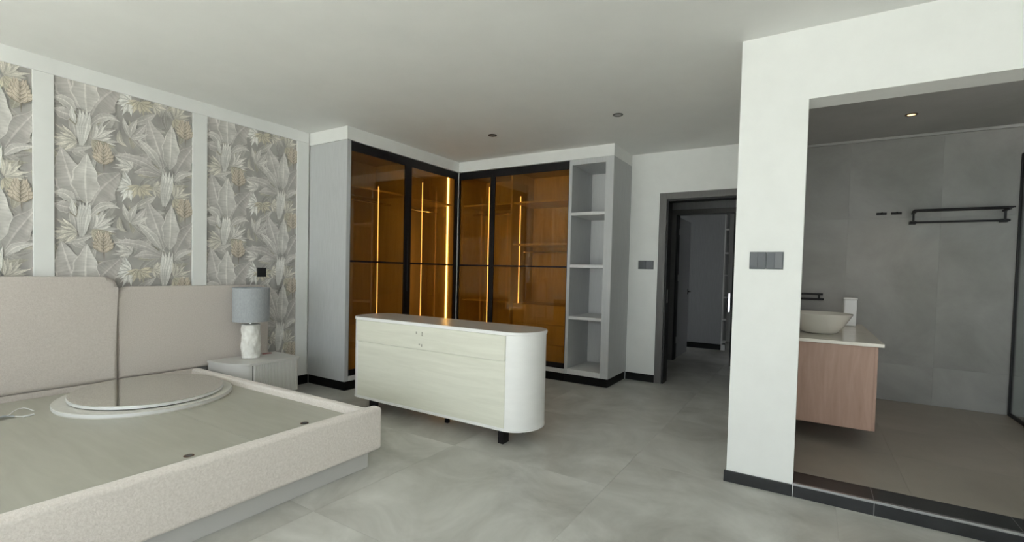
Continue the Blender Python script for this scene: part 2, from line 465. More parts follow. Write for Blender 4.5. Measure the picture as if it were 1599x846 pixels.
struct(boxes('trim_2', [(PL + 0.12, 7.6, BY - 0.012, BY + 0.008, 2.772, CE)], 'bath_trim'), 'thin white line under the bathroom ceiling')

# --- right wall and window wall behind the photographer
struct(boxes('wall_right', [(XR, XR + 0.15, YF, YP + 0.2, 0, CE)], 'paint'))
struct(boxes('wall_front', [(-0.2, WIN_X0, YF - 0.15, YF, 0, CE), (WIN_X1, XR + 0.15, YF - 0.15, YF, 0, CE),
                            (WIN_X0, WIN_X1, YF - 0.15, YF, WIN_Z1, CE), (WIN_X0, WIN_X1, YF - 0.15, YF, 0, WIN_Z0)], 'paint'), 'window wall opposite the doorway')
w1 = bpy.data.objects.new('window_1', None); COL.objects.link(w1); w1.location = ((WIN_X0 + WIN_X1) / 2, YF - 0.07, WIN_Z0); WORLD['window_1'] = Vector(w1.location)
struct(w1, 'wide sliding window letting in daylight')
wn = 4
ww = (WIN_X1 - WIN_X0) / wn
for k in range(wn):
    x0, x1 = WIN_X0 + k * ww, WIN_X0 + (k + 1) * ww
    boxes('window_frame', [(x0, x0 + 0.04, YF - 0.10, YF - 0.05, WIN_Z0, WIN_Z1), (x1 - 0.04, x1, YF - 0.10, YF - 0.05, WIN_Z0, WIN_Z1),
                           (x0 + 0.04, x1 - 0.04, YF - 0.10, YF - 0.05, WIN_Z0, WIN_Z0 + 0.05), (x0 + 0.04, x1 - 0.04, YF - 0.10, YF - 0.05, WIN_Z1 - 0.05, WIN_Z1)], 'black_metal', w1)
    boxes('window_pane', [(x0 + 0.04, x1 - 0.04, YF - 0.078, YF - 0.072, WIN_Z0 + 0.05, WIN_Z1 - 0.05)], 'clear_glass', w1)
struct(boxes('floor_terrace', [(-12, 18, -16, YF - 0.15, -0.25, -0.10)], 'outside'), 'stone terrace outside the window')

# --- soffit over the wardrobes
bm = bmesh.new()
add_prism(bm, [(0.0, WS), (WD, WS), (WD, WF), (2.876, WF), (2.876, YB), (0.0, YB)], 2.664, CE)
struct(build('trim_3', bm, 'paint'), 'white soffit boxed in above the wardrobes')

# ------------------------------------------------------------------ wallpaper print
TONES = {'W': (232, 230, 226), 'L': (217, 214, 210), 'M': (204, 200, 197), 'D': (190, 186, 183), 'N': (207, 203, 194), 'B': (198, 192, 176)}
MOTIF = [
    ('fan', 'W', (0.478, 1.939), 0.147, 110, 270, 0.022, 13),
    ('fan', 'B', (0.541, 1.955), 0.122, 190, 375, 0.022, 15),
    ('fan', 'N', (0.638, 1.965), 0.103, -80, 60, 0.022, 9),
    ('fan', 'N', (0.79, 1.899), 0.157, -30, 95, 0.024, 11),
    ('fan', 'B', (0.795, 1.888), 0.108, -100, -20, 0.022, 7),
    ('fan', 'L', (0.223, 1.571), 0.196, -5, 85, 0.026, 10),
    ('fan', 'B', (0.223, 1.566), 0.167, -75, -10, 0.024, 8),
    ('fan', 'N', (0.133, 1.528), 0.171, 130, 225, 0.026, 9),
    ('fan', 'L', (0.483, 1.395), 0.147, 100, 200, 0.022, 9),
    ('leaf', 'D', 0.1, [(0.519, 1.613), (0.573, 1.661), (0.629, 1.722)]),
    ('leaf', 'D', 0.07, [(0.519, 1.462), (0.573, 1.487), (0.629, 1.535)]),
    ('leaf', 'M', 0.06, [(0.687, 1.371), (0.592, 1.387), (0.492, 1.364)]),
    ('leaf', 'M', 0.055, [(0.702, 1.383), (0.573, 1.454), (0.448, 1.479), (0.357, 1.473)]),
    ('leaf', 'D', 0.17, [(0.215, 1.741), (0.271, 1.885), (0.413, 2.054)]),
    ('leaf', 'M', 0.15, [(0.141, 1.781), (0.086, 1.963), (0.038, 2.166)]),
    ('leaf', 'L', 0.13, [(0.19, 1.763), (0.18, 1.951), (0.192, 2.152)]),
    ('leaf', 'L', 0.06, [(0.126, 1.759), (0.063, 1.819), (-0.009, 1.827)]),
    ('leaf', 'M', 0.07, [(0.115, 1.723), (0.055, 1.726), (-0.009, 1.746)]),
    ('leaf', 'L', 0.045, [(0.203, 1.659), (0.263, 1.737), (0.337, 1.772), (0.4, 1.751)]),
    ('leaf', 'W', 0.03, [(0.122, 1.665), (0.107, 1.722), (0.1, 1.79)]),
    ('leaf', 'D', 0.12, [(0.791, 1.387), (0.857, 1.528), (0.968, 1.713)]),
    ('leaf', 'M', 0.13, [(0.716, 1.44), (0.658, 1.626), (0.587, 1.843)]),
    ('leaf', 'L', 0.1, [(0.756, 1.431), (0.763, 1.624), (0.77, 1.828)]),
    ('leaf', 'L', 0.055, [(0.697, 1.428), (0.611, 1.555), (0.502, 1.663)]),
    ('leaf', 'L', 0.045, [(0.791, 1.341), (0.852, 1.407), (0.958, 1.441)]),
    ('leaf', 'L', 0.03, [(0.469, 1.64), (0.439, 1.722), (0.42, 1.798)]),
    ('leaf', 'L', 0.04, [(0.472, 1.646), (0.483, 1.727), (0.518, 1.801)]),
    ('leaf', 'M', 0.04, [(0.474, 1.641), (0.528, 1.7), (0.582, 1.782)]),
    ('leaf', 'L', 0.035, [(0.474, 1.639), (0.528, 1.662), (0.592, 1.701)]),
    ('leaf', 'N', 0.03, [(0.396, 1.685), (0.4, 1.602), (0.448, 1.564)]),
    ('leaf', 'W', 0.035, [(0.148, 1.504), (0.153, 1.654), (0.149, 1.777)]),
    ('leaf', 'W', 0.04, [(0.154, 1.505), (0.165, 1.655), (0.168, 1.775)]),
    ('leaf', 'W', 0.04, [(0.161, 1.505), (0.179, 1.657), (0.192, 1.783)]),
    ('leaf', 'W', 0.035, [(0.167, 1.506), (0.191, 1.658), (0.211, 1.771)]),
    ('leaf', 'W', 0.035, [(0.702, 1.108), (0.708, 1.276), (0.702, 1.417)]),
    ('leaf', 'W', 0.04, [(0.709, 1.107), (0.723, 1.277), (0.726, 1.412)]),
    ('leaf', 'W', 0.04, [(0.718, 1.107), (0.74, 1.277), (0.756, 1.419)]),
    ('leaf', 'W', 0.035, [(0.725, 1.107), (0.755, 1.277), (0.781, 1.403)]),
    ('flower', (0.291, 1.464)),
    ('flower', (0.872, 1.801)),
]
PERIOD = 0.70
def wallpaper(name, y0, y1, z0=0.1, z1=2.684):
    bm = bmesh.new()
    cl = bm.loops.layers.float_color.new('Col')
    uvl = bm.loops.layers.uv.new('UVMap')
    rng = random.Random(3)
    depth = [0.0015]
    def quad(co, cols, uvs):
        vs = [bm.verts.new((depth[0], y0 + s, z)) for s, z in co]
        f = bm.faces.new(vs)
        for lp, c, uv in zip(f.loops, cols, uvs):
            lp[cl] = c; lp[uvl].uv = uv
    def tone(c, k=1.0):
        l = lin(*c)
        return (min(l[0] * k, 1), min(l[1] * k, 1), min(l[2] * k, 1), 1)
    def spine(pts, n):
        out = []
        P = [Vector((p[0], p[1])) for p in pts]
        P = [P[0] * 2 - P[1]] + P + [P[-1] * 2 - P[-2]]
        segs = len(P) - 3
        for i in range(n + 1):
            t = i / n * segs
            k = min(int(t), segs - 1); t -= k
            a, b, c, d = P[k:k + 4]
            out.append(0.5 * ((2 * b) + (c - a) * t + (2 * a - 5 * b + 4 * c - d) * t * t + (3 * b - a - 3 * c + d) * t ** 3))
        return out
    def leaf(pts, w, c, n=18, wavy=1.0, peak=0.45, ph=0.0):
        depth[0] += 0.000012
        S = spine(pts, n)
        rows = []
        for i, q in enumerate(S):
            t = i / n
            d = (S[min(i + 1, n)] - S[max(i - 1, 0)])
            if d.length < 1e-6:
                d = Vector((0, 1))
            d.normalize(); nrm = Vector((-d.y, d.x))
            hw = w / 2 * (max(math.sin(math.pi * min(max(t, 0), 1) ** (0.75)), 0) ** 0.7) * (0.55 + 0.45 * math.sin(math.pi * t))
            hw = max(hw * 1.25, 0.0006)
            wl = hw * (1 + wavy * 0.10 * math.sin(t * 23 + ph)); wr = hw * (1 + wavy * 0.10 * math.sin(t * 19 + ph + 2))
            mid = 0.06 * hw + 0.0012
            rows.append((q + nrm * wl, q + nrm * wl * 0.86, q + nrm * mid, q - nrm * mid, q - nrm * wr * 0.86, q - nrm * wr))
        ks = ((1.26, 0.90), (0.80, 0.98), (1.22, 1.22), (0.88, 1.10), (1.04, 1.30))
        for i in range(n):
            for j in range(5):
                k0, k1 = ks[j]
                A, B = rows[i], rows[i + 1]
                sh = 0.80 + 0.28 * (i / n) if i / n < 0.7 else 1.0
                ca, cb = tone(c, k0 * sh), tone(c, k1 * sh)
                quad([A[j], A[j + 1], B[j + 1], B[j]], [ca, cb, cb, ca], [(i / n, j / 5), (i / n, (j + 1) / 5), ((i + 1) / n, (j + 1) / 5), ((i + 1) / n, j / 5)])
    def dz(it, k):
        return [(s, z + k * PERIOD) for s, z in it]
    # ground colour
    for i in range(1):
        W_ = y1 - y0
        quad([(0, z0), (W_, z0), (W_, z1), (0, z1)], [tone((168, 165, 162))] * 4, [(0, 0)] * 4)
    # undergrowth filling the ground between the plants
    for q in range(75):
        bs, bz = rng.uniform(-0.08, (y1 - y0) + 0.08), rng.uniform(1.1, 1.1 + PERIOD)
        an = math.radians(rng.choice((90, 90, 60, 120, 30, 150, 0, 180)) + rng.uniform(-25, 25))
        ln, wd = rng.uniform(0.10, 0.24), rng.uniform(0.028, 0.065)
        tn = rng.choice(((176, 173, 169), (186, 183, 179), (198, 195, 191), (190, 186, 174), (206, 203, 199)))
        bend = rng.uniform(-0.04, 0.04)
        for k in (2, 1, 0, -1, -2):
            z_ = bz + k * PERIOD
            if z1 + 0.3 > z_ > z0 - 0.3:
                leaf([(bs, z_), (bs + math.cos(an) * ln / 2 + bend, z_ + math.sin(an) * ln / 2), (bs + math.cos(an) * ln, z_ + math.sin(an) * ln)], wd, tn, n=8, wavy=0.6, ph=q)
    for item in MOTIF:
        for k in (1, 0, -1, -2):
            if item[0] == 'leaf':
                leaf(dz(item[3], k), item[2] * 1.05, TONES[item[1]], ph=item[2] * 90 + k * 0)
            elif item[0] == 'fan':
                _, tn, c, rad, a0, a1, w, nb = item
                for b in range(nb):
                    a = math.radians(a0 + (a1 - a0) * b / (nb - 1))
                    rr = rad * (0.82 + 0.18 * math.sin(b * 2.1))
                    tip = (c[0] + rr * math.cos(a) * 0.95, c[1] + rr * math.sin(a) + k * PERIOD)
                    base = (c[0], c[1] + k * PERIOD)
                    midp = ((base[0] + tip[0]) / 2 + 0.006 * math.sin(b), (base[1] + tip[1]) / 2)
                    t3 = TONES[tn]; kk = 0.93 if b % 2 else 1.07
                    leaf([base, midp, tip], w, tuple(min(v * kk, 255) for v in t3), n=6, wavy=0)
            else:
                fx, fz = item[1][0], item[1][1] + k * PERIOD
                leaf([(fx + 0.006, fz - 0.14), (fx + 0.004, fz - 0.05), (fx, fz + 0.02)], 0.007, (145,136,126), n=6, wavy=0)
                for r in range(5):
                    zz = fz + 0.075 - r * 0.030
                    for sgn, ln in ((-1, 1), (1, 1), (-1, 0.55), (1, 0.55)):
                        L0 = (0.030 + 0.011 * min(r, 3)) * ln
                        pp = [(fx, zz - 0.028), (fx + sgn * L0 * 0.7, zz - 0.022 + 0.008 * r * ln), (fx + sgn * L0 * 1.1, zz + 0.022)]
                        leaf(pp, 0.030, (158, 149, 134), n=6, wavy=0, ph=r)
                        leaf(pp, 0.021, (205, 194, 180), n=6, wavy=0, ph=r)
    for co, no in (((0, y0, 0), (0, -1, 0)), ((0, y1, 0), (0, 1, 0)), ((0, 0, z0), (0, 0, -1)), ((0, 0, z1), (0, 0, 1))):
        bmesh.ops.bisect_plane(bm, geom=bm.verts[:] + bm.edges[:] + bm.faces[:], plane_co=co, plane_no=no, clear_outer=True)
    return bm

mt, nt, p = new_mat('wallpaper_print')
at = nt.nodes.new('ShaderNodeVertexColor'); at.layer_name = 'Col'
uvn = nt.nodes.new('ShaderNodeUVMap'); uvn.uv_map = 'UVMap'
mpn = nt.nodes.new('ShaderNodeMapping'); mpn.inputs['Scale'].default_value = (1, 0.12, 1)
wv = nt.nodes.new('ShaderNodeTexNoise'); wv.inputs['Scale'].default_value = 26; wv.inputs['Detail'].default_value = 3
nt.links.new(uvn.outputs[0], mpn.inputs[0]); nt.links.new(mpn.outputs[0], wv.inputs['Vector'])
tcn = nt.nodes.new('ShaderNodeTexCoord')
n3 = nt.nodes.new('ShaderNodeTexNoise'); n3.inputs['Scale'].default_value = 9; n3.inputs['Detail'].default_value = 5
nt.links.new(tcn.outputs['Object'], n3.inputs['Vector'])
sm = nt.nodes.new('ShaderNodeMath'); sm.operation = 'ADD'
nt.links.new(wv.outputs['Fac'], sm.inputs[0]); nt.links.new(n3.outputs['Fac'], sm.inputs[1])
mr = nt.nodes.new('ShaderNodeMapRange')
mr.inputs['From Min'].default_value = 0.6; mr.inputs['From Max'].default_value = 1.4
mr.inputs['To Min'].default_value = 0.70; mr.inputs['To Max'].default_value = 1.22
nt.links.new(sm.outputs[0], mr.inputs['Value'])
vm = nt.nodes.new('ShaderNodeVectorMath'); vm.operation = 'SCALE'
nt.links.new(at.outputs['Color'], vm.inputs[0]); nt.links.new(mr.outputs[0], vm.inputs['Scale'])
nt.links.new(vm.outputs[0], p.inputs['Base Color'])
p.inputs['Roughness'].default_value = 0.6
p.inputs['Specular IOR Level'].default_value = 0.3
M['wallpaper'] = mt

first = build('wallpaper_panel', wallpaper('w', 1.215, 2.151), 'wallpaper', wl)
for a, w in ((0.165, 0.936), (2.273, 0.917)):
    if w == 0.936:
        o = first.copy(); COL.objects.link(o); o.location = (0, a - 1.215, 0)
    else:
        o = build('wallpaper_panel', wallpaper('w', a, a + w), 'wallpaper', wl)
    o.parent = wl
for o in list(wl.children):
    if o.name.startswith('wallpaper_panel'):
        o['label'] = 'grey and beige tropical leaf wallpaper'

# ================================================================== wardrobes
ZT = 2.662      # top of the carcasses, just under the soffit
def rod(name, a, b, r, parent):
    bm = bmesh.new(); add_tube(bm, [a, b], r, 12)
    return build(name, bm, 'chrome', parent, True)

wa = thing('wardrobe', (WD / 2, (WS + WF) / 2, 0), 'wardrobe with amber glass sliding doors standing against the bed wall', 'wardrobe', 'amber glass wardrobes')
boxes('plinth', [(0.02, WD - 0.012, WS + 0.012, WF, 0, 0.098)], 'plinth_black', wa)
boxes('side_panel', [(0.024, WD, WS, WS + 0.05, 0.099, ZT)], 'laminate', wa, bev=0.0015)
boxes('corner_post', [(WD - 0.03, WD, WF - 0.012, WF, 0.099, ZT)], 'lam_light', wa)
boxes('bottom_panel', [(0.002, WD, WS + 0.05, WF - 0.012, 0.099, 0.15)], 'lam_light', wa)
boxes('top_panel', [(0.002, WD - 0.05, WS + 0.05, WF - 0.012, 2.62, ZT)], 'ward_wood', wa)
boxes('back_panel', [(0.002, 0.018, WS + 0.05, YB - 0.002, 0.15, 2.62)], 'ward_wood', wa)
boxes('end_panel', [(0.018, WD - 0.06, WF - 0.032, WF - 0.014, 0.15, 2.62)], 'ward_wood', wa)
boxes('partition', [(0.018, WD - 0.08, 4.30, 4.318, 0.15, 2.62)], 'ward_wood', wa)
boxes('shelf', [(0.030, 0.56, WS + 0.05, 4.30, 2.20, 2.222)], 'ward_wood', wa)
boxes('shelf', [(0.030, 0.56, 4.318, WF - 0.032, 2.20, 2.222)], 'ward_wood', wa)
boxes('shelf', [(0.030, 0.56, 4.318, WF - 0.032, 0.62, 0.642)], 'ward_wood', wa)
boxes('drawer', [(0.018, 0.54, WS + 0.055, 4.295, 0.152, 0.42)], 'ward_wood', wa, bev=0.004)
boxes('drawer', [(0.018, 0.54, WS + 0.055, 4.295, 0.425, 0.69)], 'ward_wood', wa, bev=0.004)
rod('hanging_rail', (0.29, WS + 0.05, 2.11), (0.29, 4.30, 2.11), 0.014, wa)
rod('hanging_rail', (0.29, 4.318, 2.11), (0.29, WF - 0.032, 2.11), 0.014, wa)
boxes('led_strip', [(0.5605, 0.567, 3.851, 3.856, 0.70, 2.255)], 'led', wa)
boxes('led_strip', [(0.5605, 0.567, 4.581, 4.587, 0.15, 2.425)], 'led', wa)
boxes('led_strip', [(0.475, 0.495, WF - 0.041, WF - 0.0325, 0.152, 2.615)], 'led_bright', wa)

def sliding_door(parent, axis, plane, a, b, th, sa, sb, name='door'):
    """black framed amber door: along y at x=plane (axis 'y') or along x at y=plane (axis 'x'); sa, sb stile widths"""
    Z0, Z1 = 0.152, 2.655
    def bx_(u0, u1, z0, z1, d0, d1):
        return (plane + d0, plane + d1, u0, u1, z0, z1) if axis == 'y' else (u0, u1, plane + d0, plane + d1, z0, z1)
    fr = [bx_(a, a + sa, Z0, Z1, 0, th), bx_(b - sb, b, Z0, Z1, 0, th),
          bx_(a + sa, b - sb, 2.560, Z1, 0, th), bx_(a + sa, b - sb, Z0, 0.215, 0, th)]
    d = boxes(name, fr, 'black_metal', parent)
    boxes('mid_rail', [bx_(a + sa, b - sb, 1.376, 1.396, 0.002, th - 0.002)], 'black_metal', d)
    boxes('glass_pane', [bx_(a + sa, b - sb, 0.215, 1.376, th * 0.45, th * 0.65)], 'amber_glass', d)
    boxes('glass_pane', [bx_(a + sa, b - sb, 1.396, 2.560, th * 0.45, th * 0.65)], 'amber_glass', d)
    return d
sliding_door(wa, 'y', WD - 0.028, WS + 0.052, 4.255, 0.022, 0.008, 0.052)
sliding_door(wa, 'y', WD - 0.028, 4.256, WF - 0.014, 0.022, 0.052, 0.055)
bm = bmesh.new(); add_box(bm, WD - 0.006, WD + 0.008, 4.246, 4.262, 1.05, 1.75, 0.003)
build('door_pull', bm, 'black_metal', wa)

wb = thing('wardrobe', (1.5, (WF + YB) / 2, 0), 'wardrobe with amber glass sliding doors on the back wall beside the open shelves', 'wardrobe', 'amber glass wardrobes')
boxes('plinth', [(WD + 0.001, 2.32, WF + 0.012, YB - 0.02, 0, 0.098)], 'plinth_black', wb)
boxes('bottom_panel', [(WD + 0.001, 2.32, WF, YB - 0.002, 0.099, 0.15)], 'lam_light', wb)
boxes('top_panel', [(WD + 0.001, 2.32, WF + 0.05, YB - 0.002, 2.62, ZT)], 'ward_wood', wb)
boxes('back_panel', [(WD + 0.001, 2.32, YB - 0.018, YB - 0.002, 0.15, 2.62)], 'ward_wood', wb)
boxes('end_panel', [(WD + 0.001, WD + 0.018, WF + 0.04, YB - 0.018, 0.15, 2.62)], 'ward_wood', wb)
boxes('partition', [(1.47, 1.49, WF + 0.05, YB - 0.018, 0.15, 2.62)], 'ward_wood', wb)
boxes('end_panel', [(2.302, 2.319, WF + 0.04, YB - 0.018, 0.15, 2.62)], 'ward_wood', wb)
boxes('shelf', [(WD + 0.018, 1.47, WF + 0.09, YB - 0.03, 2.20, 2.222)], 'ward_wood', wb)
boxes('shelf', [(1.49, 2.302, WF + 0.09, YB - 0.018, 2.20, 2.222)], 'ward_wood', wb)
boxes('shelf', [(1.49, 2.302, WF + 0.09, YB - 0.018, 1.66, 1.682)], 'ward_wood', wb)
boxes('shelf', [(WD + 0.018, 1.47, WF + 0.09, YB - 0.018, 0.90, 0.922)], 'ward_wood', wb)
rod('hanging_rail', (WD + 0.018, WF + 0.33, 2.11), (1.47, WF + 0.33, 2.11), 0.014, wb)
rod('hanging_rail', (1.49, WF + 0.33, 1.58), (2.302, WF + 0.33, 1.58), 0.014, wb)
for z0, z1 in ((0.152, 0.40), (0.405, 0.65), (0.655, 0.90)):
    boxes('drawer', [(1.495, 2.297, WF + 0.12, YB - 0.02, z0, z1)], 'ward_wood', wb, bev=0.004)
boxes('led_strip', [(1.099, 1.106, WF + 0.0815, WF + 0.0895, 0.15, 2.445)], 'led', wb)
boxes('led_strip', [(1.4905, 1.498, 5.478, 5.485, 0.15, 2.32)], 'led', wb)
sliding_door(wb, 'x', WF + 0.006, WD + 0.010, 1.206, 0.022, 0.006, 0.034)
sliding_door(wb, 'x', WF + 0.006, 1.207, 2.318, 0.022, 0.034, 0.006)

sh = thing('shelf_unit', (2.6, (WF + YB) / 2, 0), 'tall grey open shelf unit at the free end of the wardrobes', 'shelf unit')
boxes('plinth', [(2.322, 2.866, WF + 0.012, YB - 0.002, 0, 0.098)], 'plinth_black', sh)
boxes('side_panel', [(2.321, 2.360, WF, YB - 0.002, 0.099, ZT)], 'laminate', sh, bev=0.001)
boxes('side_panel', [(2.778, 2.876, WF, YB - 0.002, 0.099, ZT)], 'laminate', sh, bev=0.001)
boxes('back_panel', [(2.360, 2.778, YB - 0.022, YB - 0.004, 0.099, ZT)], 'lam_light', sh)
boxes('top_panel', [(2.360, 2.778, WF + 0.001, YB - 0.022, 2.60, ZT)], 'laminate', sh)
for z in (2.02, 1.40, 0.78):
    boxes('shelf', [(2.360, 2.778, WF + 0.004, YB - 0.022, z - 0.018, z + 0.018)], 'lam_light', sh, bev=0.001)
boxes('bottom_panel', [(2.360, 2.778, WF + 0.002, YB - 0.022, 0.099, 0.16)], 'lam_light', sh)

# ================================================================== bed
BX1, BYR = 2.43, 2.222
BY0 = 0.16
bed = thing('bed', (1.25, 1.2, 0), 'low upholstered bed frame without a mattress, cream boucle rails and pale ply base', 'bed')
boxes('plinth', [(0.12, 2.365, BY0 + 0.06, 2.162, 0, 0.205)], 'plinth', bed, bev=0.002)
boxes('head_rail', [(0.024, 0.115, BY0, 2.16, 0, 0.368)], 'head_fabric', bed, bev=0.006)
def rail(name, pts, z0, z1, rad, seg=5):
    bm = bmesh.new()
    a = [bm.verts.new((x, y, z0)) for x, y in pts]; b = [bm.verts.new((x, y, z1)) for x, y in pts]
    n = len(pts)
    bm.faces.new(a[::-1]); bm.faces.new(b)
    for i in range(n):
        bm.faces.new((a[i], a[(i + 1) % n], b[(i + 1) % n], b[i]))
    bmesh.ops.bevel(bm, geom=bm.edges[:], offset=rad, segments=seg, profile=0.5, affect='EDGES')
    return build(name, bm, 'boucle', bed, True)
rail('foot_rail', [(BX1 - 0.085, BY0 - 0.02), (BX1, BY0 - 0.02), (BX1, BYR), (BX1 - 0.085, BYR)], 0.118, 0.402, 0.024)
rail('side_rail', [(0.118, 2.098), (BX1 - 0.087, 2.146), (BX1 - 0.087, 2.214), (0.118, 2.168)], 0.118, 0.374, 0.020)
rail('side_rail', [(0.118, BY0), (BX1 - 0.087, BY0), (BX1 - 0.087, BY0 + 0.07), (0.118, BY0 + 0.07)], 0.118, 0.374, 0.020)
BZT = 0.325
for a, b in ((BY0 + 0.071, 1.502), (1.5035, 2.097)):
    pts = [(0.117, a), (BX1 - 0.086, a), (BX1 - 0.086, b + (0.045 if b > 2 else 0)), (0.117, b)]
    bm = bmesh.new(); add_prism(bm, pts, 0.206, BZT, 0.0015, 1)
    build('platform_board', bm, 'platform', bed)
for hx, hy in ((2.120, 1.858), (2.112, 1.197)):
    bm = bmesh.new(); add_lathe(bm, [(0.016, 0.0008), (0.022, 0.0015), (0.025, 0.0002)], (hx, hy, BZT), 20)
    g = build('grommet', bm, 'hole', bed)
    bm = bmesh.new(); add_cyl(bm, (hx, hy, BZT + 0.0006), 0.0165, 0.001, seg=20)
    build('hole', bm, 'socket', g)
def cushion(name, y0, y1, z0, z1, x0, x1, rc, puff):
    """upholstered headboard panel: rounded top corners, soft rolled edges"""
    bm = bmesh.new()
    pts = []
    def arc(cy, cz, a0, a1):
        for i in range(9):
            a = math.radians(a0 + (a1 - a0) * i / 8)
            pts.append((cy + rc * math.cos(a), cz + rc * math.sin(a)))
    pts += [(y0, z0), (y1, z0)]
    arc(y1 - rc, z1 - rc, 0, 90); arc(y0 + rc, z1 - rc, 90, 180)
    a = [bm.verts.new((x0, y, z)) for y, z in pts]; b = [bm.verts.new((x1, y, z)) for y, z in pts]
    n = len(pts)
    bm.faces.new(a); fr = bm.faces.new(b[::-1])
    for i in range(n):
        bm.faces.new((a[i], b[i], b[(i + 1) % n], a[(i + 1) % n]))
    bmesh.ops.bevel(bm, geom=list(fr.edges), offset=puff, segments=6, profile=0.5, affect='EDGES')
    return build(name, bm, 'head_fabric', bed, True)
h1 = cushion('headboard_panel', -0.42, 1.566, 0.369, 1.197, 0.024, 0.128, 0.085, 0.034)
h1['label'] = 'taller headboard cushion'
h2 = cushion('headboard_panel', 1.572, 2.835, 0.369, 1.118, 0.024, 0.105, 0.085, 0.030)
h2['label'] = 'lower headboard cushion behind the lamp'

# --- oval mirror lying on the platform
def ellipse(cx, cy, a, b, ang, n=72):
    t0 = math.radians(ang)
    return [(cx + a * math.cos(t) * math.cos(t0) - b * math.sin(t) * math.sin(t0), cy + a * math.cos(t) * math.sin(t0) + b * math.sin(t) * math.cos(t0))
            for t in (2 * math.pi * i / n for i in range(n))]
mi = thing('round_mirror', (0.69, 1.56, BZT), 'round mirror on a pale backing disc lying flat on the bed base', 'mirror')
bm = bmesh.new(); add_prism(bm, ellipse(0.690, 1.562, 0.545, 0.525, 160), BZT + 0.0006, BZT + 0.030, 0.010, 4)
bd = build('backing_disc', bm, 'mirror_back', mi, True)
bm = bmesh.new(); add_prism(bm, ellipse(0.690, 1.562, 0.5475, 0.5275, 160), BZT + 0.009, BZT + 0.027, 0.004, 2)
build('edge_band', bm, 'mirror_rim', bd, True)
bm = bmesh.new(); add_prism(bm, ellipse(0.668, 1.578, 0.515, 0.462, 168), BZT + 0.0385, BZT + 0.056, 0.003, 2)
rim = build('rim', bm, 'mirror_rim', mi, True)
bm = bmesh.new(); add_prism(bm, ellipse(0.668, 1.578, 0.490, 0.437, 168), BZT + 0.030, BZT + 0.0385)
build('spacer', bm, 'socket', mi)
bm = bmesh.new(); add_prism(bm, ellipse(0.668, 1.578, 0.512, 0.459, 168), BZT + 0.0562, BZT + 0.0605, 0.001, 1)
build('mirror_glass', bm, 'mirror', mi)

# --- cable left on the platform
cb = thing('cable', (0.55, 0.85, BZT), 'bundled white cable with a clear plug lying beside the headboard', 'cable')
def P3(lst, dz=0.006):
    return [(x, y, BZT + dz + (h if len(q) > 2 else 0)) for q in lst for (x, y, h) in [(q[0], q[1], q[2] if len(q) > 2 else 0)]]
bm = bmesh.new()
for k in range(4):
    o = 0.011 * k
    add_tube(bm, P3([(0.62 + o, 0.70), (0.60 + o * 0.8, 0.76, 0.003 * k), (0.575 + o * 0.7, 0.83, 0.005 + 0.003 * k), (0.585 + o * 0.5, 0.875, 0.002)]), 0.0048, 6)
build('bundle', bm, 'grey_plastic', cb, True)
bm = bmesh.new()
add_tube(bm, P3([(0.555, 0.838), (0.538, 0.867, 0.004), (0.47, 0.90, 0.006), (0.425, 0.93, 0.006), (0.425, 0.957, 0.006), (0.463, 0.969, 0.004), (0.538, 0.979)]), 0.0028, 6)
add_tube(bm, P3([(0.585, 0.877), (0.62, 0.893), (0.641, 0.910)]), 0.0028, 6)
build('wire', bm, 'white_plastic', cb, True)
bm = bmesh.new()
add_tube(bm, P3([(0.641, 0.906), (0.639, 0.922), (0.635, 0.940), (0.628, 0.958)]), 0.0058, 8)
build('plug', bm, 'white_plastic', cb, True)

# ================================================================== nightstand and lamp
NX0, NX1, NY0, NY1, NZ = 0.125, 0.560, 2.235, 2.885, 0.430
def night_outline(d=0.0, n=12):
    """rounded on the bed side, square on the far side"""
    rx, ry = 0.36, 0.175
    pts = [(NX0, NY1 + d), (NX0, NY0 - d)]
    for i in range(n + 1):
        a = math.pi / 2 * i / n
        pts.append((NX1 + d - rx + rx * math.sin(a), NY0 - d + ry - ry * math.cos(a)))
    pts.append((NX1 + d, NY1 + d - 0.03)); pts.append((NX1 + d - 0.012, NY1 + d - 0.008)); pts.append((NX1 + d - 0.03, NY1 + d))
    return pts
ns = thing('nightstand', ((NX0 + NX1) / 2, (NY0 + NY1) / 2, 0), 'low pale grey nightstand with one rounded end and fluted drawer front', 'nightstand')
bm = bmesh.new(); add_prism(bm, night_outline(0.004), NZ - 0.022, NZ, 0.004, 2)
build('top', bm, 'night', ns)
bm = bmesh.new()
pts = night_outline(-0.006)
add_prism(bm, pts, 0.10, NZ - 0.0225)
build('body', bm, 'night', ns, True)
boxes('base', [(NX0 + 0.02, NX1 - 0.08, NY0 + 0.06, NY1 - 0.04, 0, 0.0995)], 'black_tile', ns)
boxes('seam', [(NX1 - 0.0075, NX1 - 0.0045, 2.410, 2.416, 0.10, NZ - 0.023)], 'socket', ns)
bm = bmesh.new()
nfl = 26
ya, yb_ = 2.432, 2.842
for k in range(nfl):
    yc = ya + (k + 0.5) * (yb_ - ya) / nfl
    hw = (yb_ - ya) / nfl / 2 * 0.92
    vs = []
    for z in (0.104, NZ - 0.025):
        vs.append([bm.verts.new((NX1 - 0.0062 + 0.007 * math.sin(math.pi * t), yc - hw + 2 * hw * t, z)) for t in (0, 0.25, 0.5, 0.75, 1)])
    for j in range(4):
        bm.faces.new((vs[0][j], vs[0][j + 1], vs[1][j + 1], vs[1][j]))
fd = build('drawer_front', bm, 'night', ns)
fd['label'] = 'fluted drawer front'
boxes('edge_strip', [(NX1 - 0.0062, NX1 + 0.002, 2.418, 2.430, 0.102, NZ - 0.024)], 'white_plastic', ns, bev=0.001)

